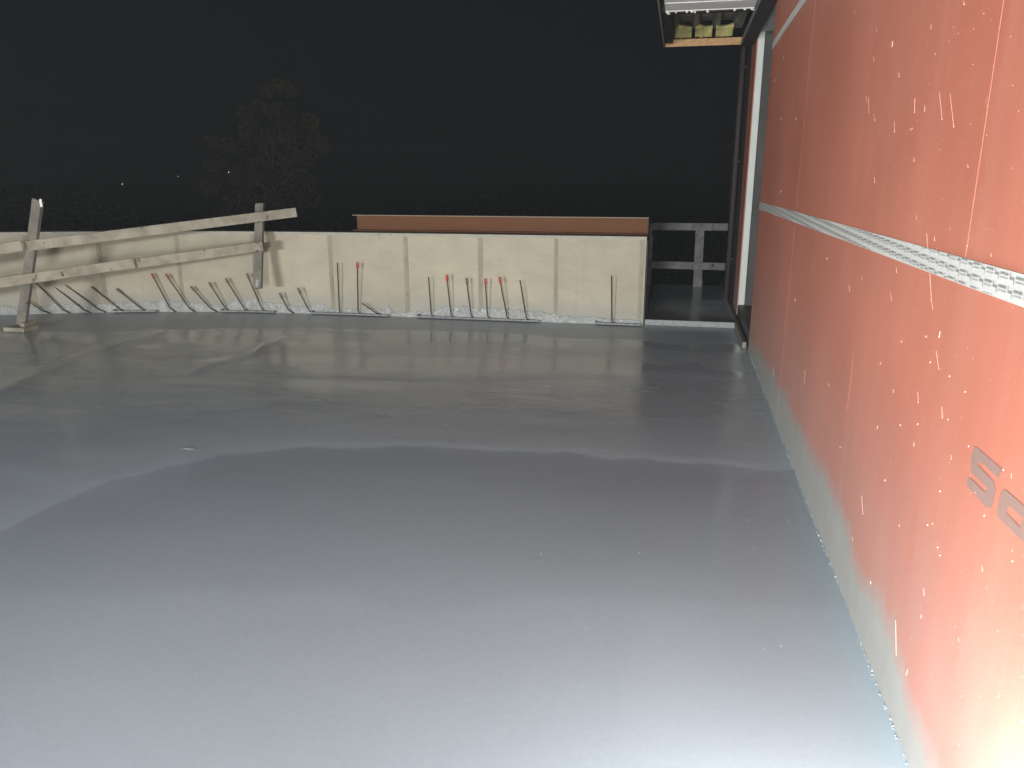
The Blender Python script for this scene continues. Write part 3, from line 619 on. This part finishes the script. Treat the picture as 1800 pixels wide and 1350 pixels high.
# ------------------------------------------------------------------ starter bars with caps
BARS = [((48, 528), (68, 552), None), ((59, 493), (104, 551), 'b'), ((83, 494), (142, 550), 'b'), ((117, 502), (172, 549), 'b'), ((162, 505), (206, 549), 'b'), ((206, 509), (248, 548), 'b'),
        ((267, 482), (299, 547), 'm'), ((292, 483), (333, 547), 'm'), ((336, 505), (372, 547), 'b'), ((368, 498), (398, 547), 'b'), ((397, 491), (432, 547), 'm'), ((434, 482), (468, 546), 'b'),
        ((492, 517), (515, 547), 'b'), ((524, 508), (550, 548), 'b'), ((593, 462), (606, 548), None), ((628, 463), (641, 548), 'r'), ((636, 533), (677, 549), None),
        ((753, 487), (772, 550), None), ((785, 485), (805, 552), 'r'), ((820, 491), (838, 554), 'b'), ((853, 492), (866, 555), 'r'), ((878, 489), (899, 557), 'r'), ((914, 493), (932, 558), None), ((1075, 485), (1077, 566), None)]
LAB = ['rusty starter bar mostly hidden behind the leaning timber post', 'rusty starter bar just right of the leaning post, under the lower rail', 'brown-capped bar, second right of the leaning post',
       'brown-capped bar, third right of the leaning post', 'brown-capped bar in front of the second joint strip from left', 'short brown-capped bar, last of the strongly slanted left group',
       'dull red-capped slanted bar, left one of the high leaning pair', 'dull red-capped slanted bar, right one of the high leaning pair', 'low brown-capped bar just right of the high leaning pair',
       'brown-capped bar, third left of the hanging post', 'dull red-capped bar, second left of the hanging post', 'capped bar crossing behind the foot of the hanging post',
       'very short brown-capped bar right of the hanging post', 'short brown-capped bar left of the tall uncapped bar', 'tall uncapped bar, nearly upright, right of a joint strip',
       'tall upright bar with bright red cap, left of the flat stub', 'short stub of bar lying almost flat at the parapet foot', 'uncapped bar at the left end of the middle row of six',
       'red-capped bar, second of the middle row of six', 'brown-capped bar, third of the middle row of six', 'red-capped bar right of the joint strip, fourth of the middle row',
       'red-capped bar, fifth of the middle row of six', 'uncapped bar at the right end of the middle row of six', 'single upright uncapped bar near the right end of the parapet']
for i, (tip, foot, cap) in enumerate(BARS):
    xf = par_px(foot[0]); stub = i == 16
    off = 0.050
    f0 = on_z(*foot, 0.012); p, d, nr = par_frame(f0.x); base = Vector((f0.x, par_y(f0.x), 0.016)) + nr * off
    lean = 0.05 if stub else random.uniform(0.045, 0.075)
    # tip on a plane a little nearer the camera than the foot
    yt = base.y - lean; tp = on_y(*tip, yt)
    o = empty('starter_bar', base); tag(o, LAB[i], 'rebar', 'starter bars along the parapet foot')
    dirv = (tp - base).normalized()
    hook = [base + d * 0.045 + Vector((0, 0, -0.010)), base + d * 0.032 + Vector((0, 0, -0.005)), base + d * 0.018 + Vector((0, 0, 0.004)), base + dirv * 0.03]
    n_ = 5; pts = hook + [base.lerp(tp, (k + 1) / n_) + Vector((random.uniform(-.0015, .0015), random.uniform(-.0015, .0015), 0)) for k in range(n_)]
    rb = tube('bar', pts, 0.0060, M_rebar, o, 7)
    bm = bmesh.new(); L = (tp - base).length                       # rolled ribs
    k = 0.05
    while k < L - 0.06:
        c = base + dirv * k; add_tube(bm, [c - dirv * 0.0018, c + dirv * 0.0018], 0.0072, 7); k += 0.016
    if len(bm.verts): bm_obj('ribs', bm, M_rebar, rb)
    else: bm.free()
    if cap:
        mt = {'r': M_redcap, 'b': M_browncap, 'm': M_dullred if i in (6, 7) else M_browncap}[cap]
        c0 = tp - dirv * 0.055
        tube('cap', [c0, c0 + dirv * 0.012, c0 + dirv * 0.016, c0 + dirv * 0.036, c0 + dirv * 0.040, c0 + dirv * 0.062, c0 + dirv * 0.066], [0.010, 0.0115, 0.0135, 0.0135, 0.0105, 0.0115, 0.008], mt, o, 9)
TRAYS = [((205, 549), (276, 549), 'left-hand thin metal keyway strip below the slanted bars'), ((395, 548), (492, 548), 'thin metal keyway strip below the hanging post'), ((560, 549), (692, 553), 'thin metal keyway strip under the tall uncapped bar'),
         ((748, 553), (952, 563), 'long thin metal keyway strip under the middle row of six bars'), ((1050, 569), (1126, 573), 'short thin metal keyway strip under the single upright bar')]
for a, b, lab in TRAYS:
    xa, xb = on_z(*a).x, on_z(*b).x; pts = [Vector((x, par_y(x), 0.012)) + par_frame(min(x, -.37))[2] * 0.052 for x in np.linspace(xa, xb, 5)]
    t = empty('keyway_strip', pts[0]); tag(t, lab, 'metal strip', 'keyway strips along the parapet foot')
    for p, q in zip(pts, pts[1:]): bar('strip', p, q, 0.075, 0.004, M_tray, t, bev=0); 
    for p, q in zip(pts, pts[1:]): bar('lip', p + Vector((0, -0.036, 0.008)), q + Vector((0, -0.036, 0.008)), 0.003, 0.014, M_tray, t, bev=0)
    e = pts[0]; box('bent_end', (e.x - 0.014, e.y - 0.035, 0.006), (e.x - 0.002, e.y + 0.02, 0.040), M_tray, t, 0.002)

# ------------------------------------------------------------------ broken timber guardrail on the left
gd = empty('timber_guardrail', on_z(36, 581)); tag(gd, 'sagging guardrail of weathered boards on a leaning post before the parapet', 'guardrail')
b0 = on_z(36, 581); YL = b0.y + 0.03
post_b = on_y(38, 572, YL); post_t = on_y(67, 351, YL + 0.02); post_b.z = 0.045
pd = (post_t - post_b).normalized()
bar('post', post_b, post_t, 0.098, 0.040, M_post, gd, upv=(0, -1, 0))
bm = bmesh.new(); add_box(bm, (b0.x - 0.11, b0.y - 0.085, 0.0), (b0.x + 0.12, b0.y + 0.10, 0.042), 0.004); bm_obj('foot_block', bm, M_wood, gd)
box('foot_cleat', (b0.x + 0.055, b0.y - 0.05, 0.043), (b0.x + 0.10, b0.y + 0.08, 0.085), M_wood, gd, 0.003)
pw = on_y(69.5, 358, YL - 0.024); box('paint_mark', (pw.x - 0.012, YL - 0.0095, pw.z - 0.03), (pw.x + 0.012, YL - 0.0035, pw.z + 0.04), M_white, gd)
YR = 7.36
def rail(pa, ya, pb, yb, w=0.094, t=0.038, ext=0.0, name='rail'):
    a, b = on_y(*pa, ya), on_y(*pb, yb); a = a + (a - b).normalized() * ext
    bar(name, a, b, w, t, M_wood, gd, upv=Vector((0.55, -1, 0)).normalized()); return a, b
def Ylin(u): return YL - 0.045 + (YR - YL) * (u - 45) / (462 - 45)
rail((40, 433), Ylin(40) - 0.045, (0, 438), Ylin(0) - 0.045, ext=0.0) if False else rail((0, 437.5), Ylin(0) - 0.042, (39, 431.5), Ylin(39) - 0.042, ext=1.4)
ra = rail((43, 433), Ylin(43), (521, 373), Ylin(521))
rail((0, 497), Ylin(0) - 0.042, (237, 462), Ylin(237) - 0.042, ext=1.4)
rail((120, 479.5), Ylin(120), (462, 432.5), Ylin(462))
hp_t = on_y(457, 358, YR + 0.20); hp_b = on_y(453, 507, YR - 0.10)
bar('hanging_post', hp_t, hp_b, 0.093, 0.040, M_post, gd, upv=(0, -1, 0))
hb = hp_b + (hp_t - hp_b).normalized() * 0.05
bm = bmesh.new(); add_bar(bm, hp_b + Vector((0.002, -0.024, 0.02)), hp_b + (hp_t - hp_b).normalized() * 0.095 + Vector((0.012, -0.024, 0)), 0.03, 0.005, (0, -1, 0), 0.001); bm_obj('cement_smear', bm, M_crust, gd)
for u, v, Yv in ((450, 377, Ylin(450)), (458, 388, Ylin(458)), (462, 376, Ylin(462)), (480, 378, Ylin(480)), (198, 413, Ylin(198)), (200, 420, Ylin(200)), (78, 427, Ylin(78)), (78, 433, Ylin(78)), (458, 433, Ylin(458)), (453, 428, Ylin(453)), (264, 459, Ylin(264)), (248, 456, Ylin(248))):
    p = on_y(u, v, Yv - 0.02); box('nail_head', (p.x - 0.006, p.y - 0.006, p.z - 0.005), (p.x + 0.006, p.y + 0.002, p.z + 0.005), M_rebar, gd, 0.001)

# ------------------------------------------------------------------ guardrail closing the passage
YP = 10.80
pg = empty('passage_guardrail', (0.26, YP, 0)); tag(pg, 'grey damp timber guardrail closing the dark passage by the red wall', 'guardrail')
pa, pb = on_y(1228, 405, YP + 0.04), on_y(1231, 405, YP + 0.04)
bar('post', (0.275, YP + 0.042, 0.0), (0.262, YP + 0.042, 0.80), 0.115, 0.04, M_woodgrey, pg, upv=(0, -1, 0))
bar('rail', (-0.36, YP, 0.805), (0.42, YP, 0.806), 0.096, 0.038, M_woodgrey, pg, upv=(0, -1, 0))
bar('rail', (0.424, YP, 0.806), (XW - 0.004, YP, 0.807), 0.096, 0.038, M_woodgrey, pg, upv=(0, -1, 0))
bar('rail', (-0.40, YP, 0.288), (XW - 0.004, YP, 0.284), 0.098, 0.038, M_woodgrey, pg, upv=(0, -1, 0))
bar('end_post', (-0.40, YP + 0.042, 0.0), (-0.40, YP + 0.042, 0.84), 0.09, 0.04, M_woodgrey, pg, upv=(0, -1, 0))
for x, z in ((-0.28, 0.80), (0.18, 0.80), (0.27, 0.83), (0.3, 0.66), (-0.05, 0.30), (0.28, 0.28)): box('nail_head', (x - .008, YP - 0.022, z - .006), (x + .008, YP - 0.014, z + .006), M_rebar, pg)
box('cement_smear', (-0.20, YP - 0.0235, 0.245), (0.0, YP - 0.0185, 0.272), M_crust, pg, 0.001)
box('foot_cleat', (0.215, YP + 0.015, 0.0), (0.335, YP + 0.0195, 0.12), M_woodgrey, pg)

# ------------------------------------------------------------------ door canopy above the opening
ZC = 2.72
ca = empty('canopy', (0.15, 7.2, ZC)); tag(ca, 'unfinished door canopy with open underside, steel deck and yellow insulation', 'canopy')
cl, cr, cy0, cy1, cyw = -0.262, 0.545, 5.2, 8.62, 6.98
box('edge_trim', (cl, cy0, ZC), (cl + 0.012, cy1, ZC + 0.34), M_tray, ca, 0.001)
box('edge_beam', (cr - 0.035, cy0, ZC - 0.005), (XW - 0.002, cy1 + 0.01, ZC + 0.05), M_darkbrown, ca, 0.002)
box('edge_angle', (cr - 0.052, cy0, ZC + 0.002), (cr - 0.037, cy1 - 0.03, ZC + 0.03), M_tray, ca, 0.001)
box('end_board', (cl + 0.014, cy1 - 0.02, ZC), (cr - 0.04, cy1 - 0.002, ZC + 0.068), M_osb, ca, 0.001)
box('left_blocking', (cl + 0.014, cyw, ZC + 0.03), (cl + 0.09, cy1 - 0.022, ZC + 0.28), M_dark, ca, 0.001)
box('roof', (cl, cy0, ZC + 0.30), (XW - 0.002, cy1, ZC + 0.36), M_dark, ca, 0.001)
# ribbed white soffit sheet over the near part, ragged with spray foam at its end
bm = bmesh.new(); y = cyw; prof = []
while y > cy0 + 0.1:
    prof += [(y, 0.004), (y - 0.018, 0.004), (y - 0.026, 0.020), (y - 0.040, 0.020), (y - 0.048, 0.004)]; y -= 0.30
prof.append((cy0, 0.004))
lo = [[bm.verts.new((x, yy, ZC + 0.012 + zz + t)) for yy, zz in prof] for x, t in ((cl + 0.05, 0), (cr - 0.06, 0))]
for i in range(len(prof) - 1): bm.faces.new((lo[0][i], lo[1][i], lo[1][i + 1], lo[0][i + 1]))
ex = bmesh.ops.extrude_face_region(bm, geom=bm.faces[:]); bmesh.ops.translate(bm, verts=[v for v in ex['geom'] if isinstance(v, bmesh.types.BMVert)], vec=(0, 0, 0.003)); bmesh.ops.recalc_face_normals(bm, faces=bm.faces)
sf = bm_obj('soffit_sheet', bm, M_white, ca)
for k in range(22):
    x = random.choice([cl + 0.06 + 0.02 * random.random(), cl + 0.20 + 0.10 * random.random(), cl + 0.55 + 0.05 * random.random(), cr - 0.09 + 0.03 * random.random(), cl + 0.05 + 0.68 * random.random()])
    r = random.uniform(0.005, 0.014); bm = bmesh.new(); bmesh.ops.create_icosphere(bm, subdivisions=2, radius=r)
    for v in bm.verts: v.co *= 1 + 0.35 * mnoise.noise(v.co * 60 + Vector((k, 0, 0)))
    bmesh.ops.translate(bm, verts=bm.verts, vec=(x, cyw + random.uniform(-0.02, 0.03), ZC + 0.012)); bm_obj('foam_lump', bm, M_foamy, sf, True)
box('soffit_batten', (cl + 0.05, cyw + 0.03, ZC + 0.015), (cr - 0.055, cyw + 0.11, ZC + 0.075), M_dark, ca, 0.003)
# fluted steel deck over the open part, flutes run along the canopy
bm = bmesh.new(); zt, zb = ZC + 0.23, ZC + 0.15; x = cl + 0.095; pr = []
for k in range(3): pr += [(x, zb), (x + 0.035, zb), (x + 0.065, zt), (x + 0.165, zt), (x + 0.195, zb)]; x += 0.200
pr += [(cr - 0.05, zb)]
a_ = [bm.verts.new((px, cyw, pz)) for px, pz in pr]; b_ = [bm.verts.new((px, cy1 - 0.025, pz)) for px, pz in pr]
for i in range(len(pr) - 1): bm.faces.new((a_[i], a_[i + 1], b_[i + 1], b_[i]))
ex = bmesh.ops.extrude_face_region(bm, geom=bm.faces[:]); bmesh.ops.translate(bm, verts=[v for v in ex['geom'] if isinstance(v, bmesh.types.BMVert)], vec=(0, 0, 0.003)); bmesh.ops.recalc_face_normals(bm, faces=bm.faces)
bm_obj('steel_deck', bm, M_deck, ca)
for k in range(3):
    x0 = cl + 0.105 + 0.2 * k; bm = bmesh.new(); bmesh.ops.create_grid(bm, x_segments=10, y_segments=8, size=0.5)
    for v in bm.verts:
        uu, vv_ = v.co.x + 0.5, v.co.y + 0.5; v.co = Vector((x0 + 0.165 * uu, cy1 - 0.03 - 0.17 * (1 - vv_) * (0.8 + 0.3 * math.sin(uu * 5 + k)) * (1 - vv_ * .2), ZC + 0.075 + 0.07 * (1 - vv_) + 0.012 * mnoise.noise(Vector((uu * 4, vv_ * 4, k * 5.0)))))
    ex = bmesh.ops.extrude_face_region(bm, geom=bm.faces[:]); bmesh.ops.translate(bm, verts=[v for v in ex['geom'] if isinstance(v, bmesh.types.BMVert)], vec=(0, 0.01, 0.03)); bmesh.ops.recalc_face_normals(bm, faces=bm.faces)
    bm_obj('insulation_batt', bm, M_wool, ca, True)

# ------------------------------------------------------------------ bits on the wet slab
def floor_bits():
    vs, fs = [], []
    spots = [(145, 900), (110, 882), (1020, 912), (458, 1209), (452, 1211), (630, 1100), (785, 1112), (638, 1114), (1030, 1106), (1056, 1126), (505, 898), (390, 921), (306, 941), (243, 899), (790, 823), (920, 820), (516, 760), (569, 735), (1026, 787), (1199, 820), (850, 938), (905, 900), (870, 1015), (980, 940)]
    for u, v in spots + [(random.uniform(0, 1400), random.uniform(820, 1300)) for _ in range(90)]:
        p = on_z(u, v); r = random.uniform(0.0007, 0.0016) * (p.y / 2.2); k = len(vs); z = 0.0005
        if p.x > XW - 0.05: continue
        vs.extend([(p.x - r * 2, p.y, z), (p.x + r * 2, p.y, z), (p.x, p.y - r, z), (p.x, p.y + r, z), (p.x, p.y, z + r)])
        for a, b in ((0, 2), (2, 1), (1, 3), (3, 0)): fs.append((k + a, k + b, k + 4))
    o = pydata('floor_specks', vs, fs, M_grit, None); tag(o, 'tiny pale specks scattered over the wet screed', 'specks', kind='stuff')
floor_bits()
w0, w1 = on_z(322, 788), on_z(340, 790); wd = tube('wire_offcut', [w0 + Vector((0, 0, .002)), (w0 + w1) / 2 + Vector((0, -.01, .004)), w1 + Vector((0, 0, .003))], 0.0009, M_grit, None, 6); wd.location.z -= 0.001; tag(wd, 'short pale wire offcut lying on the wet screed', 'wire')

# ------------------------------------------------------------------ beyond the parapet: dim tree, thicket, far lamps
def leaf_cloud(name, centres, n_per, leaf, material, parent, seed, flat=0.8):
    g = np.random.default_rng(seed); V, Fc = [], []
    for (c, r) in centres:
        n_ = int(n_per * r ** 1.6); d = g.normal(size=(n_, 3)); d /= np.linalg.norm(d, axis=1)[:, None]; rad = r * g.random(n_) ** 0.45
        P = np.array(c) + d * rad[:, None] * np.array([1, 1, flat]); A = g.normal(size=(n_, 3)); A /= np.linalg.norm(A, axis=1)[:, None]; B = np.cross(A, g.normal(size=(n_, 3))); B /= np.linalg.norm(B, axis=1)[:, None]
        s = leaf * (0.6 + 0.8 * g.random(n_))[:, None]; k = len(V) * 0
        V.append(np.stack([P - A * s, P + B * s * 0.5, P + A * s, P - B * s * 0.5], 1).reshape(-1, 3))
    V = np.concatenate(V); q = np.arange(len(V)).reshape(-1, 4)
    off = parent_world(parent); me = bpy.data.meshes.new(name); me.from_pydata((V - np.array(off)).tolist(), [], q.tolist()); me.update()
    return link(name, me, material, parent)
TY = 24.0
tb = on_y(478, 318, TY); tr = empty('birch_tree', (tb.x, TY, -4.6)); tag(tr, 'faint tree barely lit against the night sky behind the guardrail', 'tree')
crown = []
for u, v, r in [(492, 150, .42), (470, 160, .40), (510, 158, .40), (485, 195, .55), (455, 185, .38), (500, 215, .55), (430, 200, .40), (440, 230, .55), (470, 245, .6), (515, 245, .5), (420, 260, .55), (460, 285, .65), (500, 285, .6), (545, 215, .45), (555, 245, .5), (535, 275, .55), (400, 255, .42), (372, 248, .38), (380, 290, .55), (430, 310, .7), (480, 320, .7), (530, 315, .6), (570, 260, .35), (365, 330, .6), (420, 350, .7), (480, 360, .8), (540, 350, .7), (400, 390, .8), (470, 400, .9), (540, 400, .8)]:
    p = on_y(u, v, TY + random.uniform(-0.7, 0.7)); crown.append(((p.x, p.y, p.z), r * 0.72))
cb = leaf_cloud('crown', crown, 1500, 0.075, M_leaf, tr, 5)
top = on_y(488, 160, TY); tube('trunk', [(tb.x, TY, -4.6), (tb.x + .05, TY, -2), (tb.x - .03, TY + .05, 0.5), (tb.x + .1, TY, 2.2), (top.x, TY, top.z)], [0.17, 0.14, 0.10, 0.06, 0.015], M_bark, tr, 8)
for u, v, u2, v2 in [(478, 340, 420, 265), (480, 330, 545, 250), (482, 300, 445, 215), (484, 260, 515, 190), (478, 370, 385, 290), (478, 360, 560, 320)]:
    a, b = on_y(u, v, TY), on_y(u2, v2, TY + random.uniform(-.5, .5)); tube('limb', [a, (a + b) / 2 + Vector((0, 0, .12)), b], [0.05, 0.03, 0.01], M_bark, tr, 6)
# thicket at the edge of the site: reads as one dark mass
cen = []
for k in range(230):
    x = random.uniform(-34, 16); y = 30 + random.uniform(-2.5, 3.5) - 0.12 * abs(x + 8); r = random.uniform(0.9, 1.9); cen.append(((x, y, random.uniform(-4.2, -0.5 + 0.5 * math.sin(x * 0.7) + 0.4 * math.sin(x * 1.9))), r))
th = leaf_cloud('thicket', cen, 95, 0.16, M_leaf2, None, 9); tag(th, 'dark thicket along the edge of the site', 'bushes', kind='stuff')
for (u, v, r), lab in zip(((215, 323.5, 0.085), (313, 310, 0.06), (402, 302.5, 0.055)), ('far street lamp, leftmost pinprick of light above the guardrail', 'far street lamp, middle pinprick of light above the guardrail', 'pinprick lamp on a thin pole in front of the dim tree')):
    Yf = 118.0 if u < 400 else 60; p = on_y(u, v, Yf)
    if u == 402: Yf = 19.0; p = on_y(u, v, Yf); r = 0.012
    s = empty('street_lamp', (p.x, Yf, -4.6)); tag(s, lab, 'street lamp', 'far street lamps')
    tube('pole', [(p.x + r * 3, Yf, -4.6), (p.x + r * 3, Yf, p.z + r * 2)], [r * .8, r * .5], M_darkframe, s, 6)
    bm = bmesh.new(); add_bar(bm, (p.x + r * 3.2, Yf, p.z + r * 1.6), (p.x - r, Yf, p.z + r * 1.5), r * 1.2, r * 0.5, bev=0); bm_obj('lamp_arm', bm, M_darkframe, s)
    bm = bmesh.new(); bmesh.ops.create_icosphere(bm, subdivisions=2, radius=r); bmesh.ops.translate(bm, verts=bm.verts, vec=(p.x, Yf, p.z)); bm_obj('lamp_globe', bm, M_glow, s)

# ------------------------------------------------------------------ site floodlights behind the camera (their light is what lights the photograph)
FL = ['yellow tripod floodlight on the slab behind the viewer', 'yellow tripod floodlight on the slab to the far left behind the viewer', 'small battery floodlight standing on the slab beside the red wall']
for (pos, aim, watts), lab in zip(LAMPS, FL):
    pos, aim = Vector(pos), Vector(aim); d = (aim - pos).normalized()
    f = empty('floodlight', (pos.x, pos.y, 0)); tag(f, lab, 'floodlight', 'site floodlights')
    q = d.to_track_quat('-Z', 'Y').to_matrix().to_4x4(); k = 0.4 if watts < 100 else 2.4
    sx, sy = 0.34 * k, 0.24 * k
    if watts > 500: sx, sy = 1.9, 0.34          # a bar of LED heads
    bm = bmesh.new(); add_box(bm, (-sx / 2 - 0.02, -sy / 2 - 0.02, 0.012), (sx / 2 + 0.02, sy / 2 + 0.02, 0.075), 0.008)
    bmesh.ops.transform(bm, matrix=Matrix.Translation(pos) @ q, verts=bm.verts); bm_obj('housing', bm, M_black, f)
    bm = bmesh.new(); add_box(bm, (-sx / 2, -sy / 2, 0.004), (sx / 2, sy / 2, 0.010)); bmesh.ops.transform(bm, matrix=Matrix.Translation(pos) @ q, verts=bm.verts); bm_obj('lens', bm, M_led, f)
    hz = pos.z - sy / 2 - 0.03
    tube('column', [(pos.x, pos.y - 0.04, 0.10), (pos.x, pos.y - 0.04, hz)], 0.016, M_yellow, f, 8)
    for a in (0.5, 2.6, 4.7): tube('leg', [(pos.x, pos.y - 0.04, min(0.34, hz)), (pos.x + 0.30 * k * math.cos(a), pos.y - 0.04 + 0.30 * k * math.sin(a), 0.012)], 0.011, M_yellow, f, 6)
    ld = bpy.data.lights.new('floodlight_beam', 'AREA'); ld.shape = 'RECTANGLE'; ld.size = sx; ld.size_y = sy; ld.energy = watts; ld.color = (0.96, 0.985, 1.0)
    lo_ = bpy.data.objects.new('floodlight_beam', ld); COL.objects.link(lo_); lo_.matrix_world = Matrix.Translation(pos + d * 0.004) @ q

# ------------------------------------------------------------------ damp night air that the floodlights pick out
def haze(density):
    lo, hi = Vector((-75, -9, -5.6)), Vector((45, 125, 6.6))
    bm = bmesh.new(); add_box(bm, lo, hi); M = bpy.data.materials.new('night_haze'); M.use_nodes = True; nt = M.node_tree; nt.nodes.clear()
    out = nt.nodes.new('ShaderNodeOutputMaterial'); v = nt.nodes.new('ShaderNodeVolumePrincipled'); v.inputs['Color'].default_value = (0.92, 0.95, 0.97, 1); v.inputs['Density'].default_value = density; v.inputs['Anisotropy'].default_value = 0.0
    nt.links.new(v.outputs[0], out.inputs['Volume']); o = bm_obj('haze', bm, M); tag(o, 'thin damp haze in the night air', 'haze', kind='stuff')
haze(0.0022)
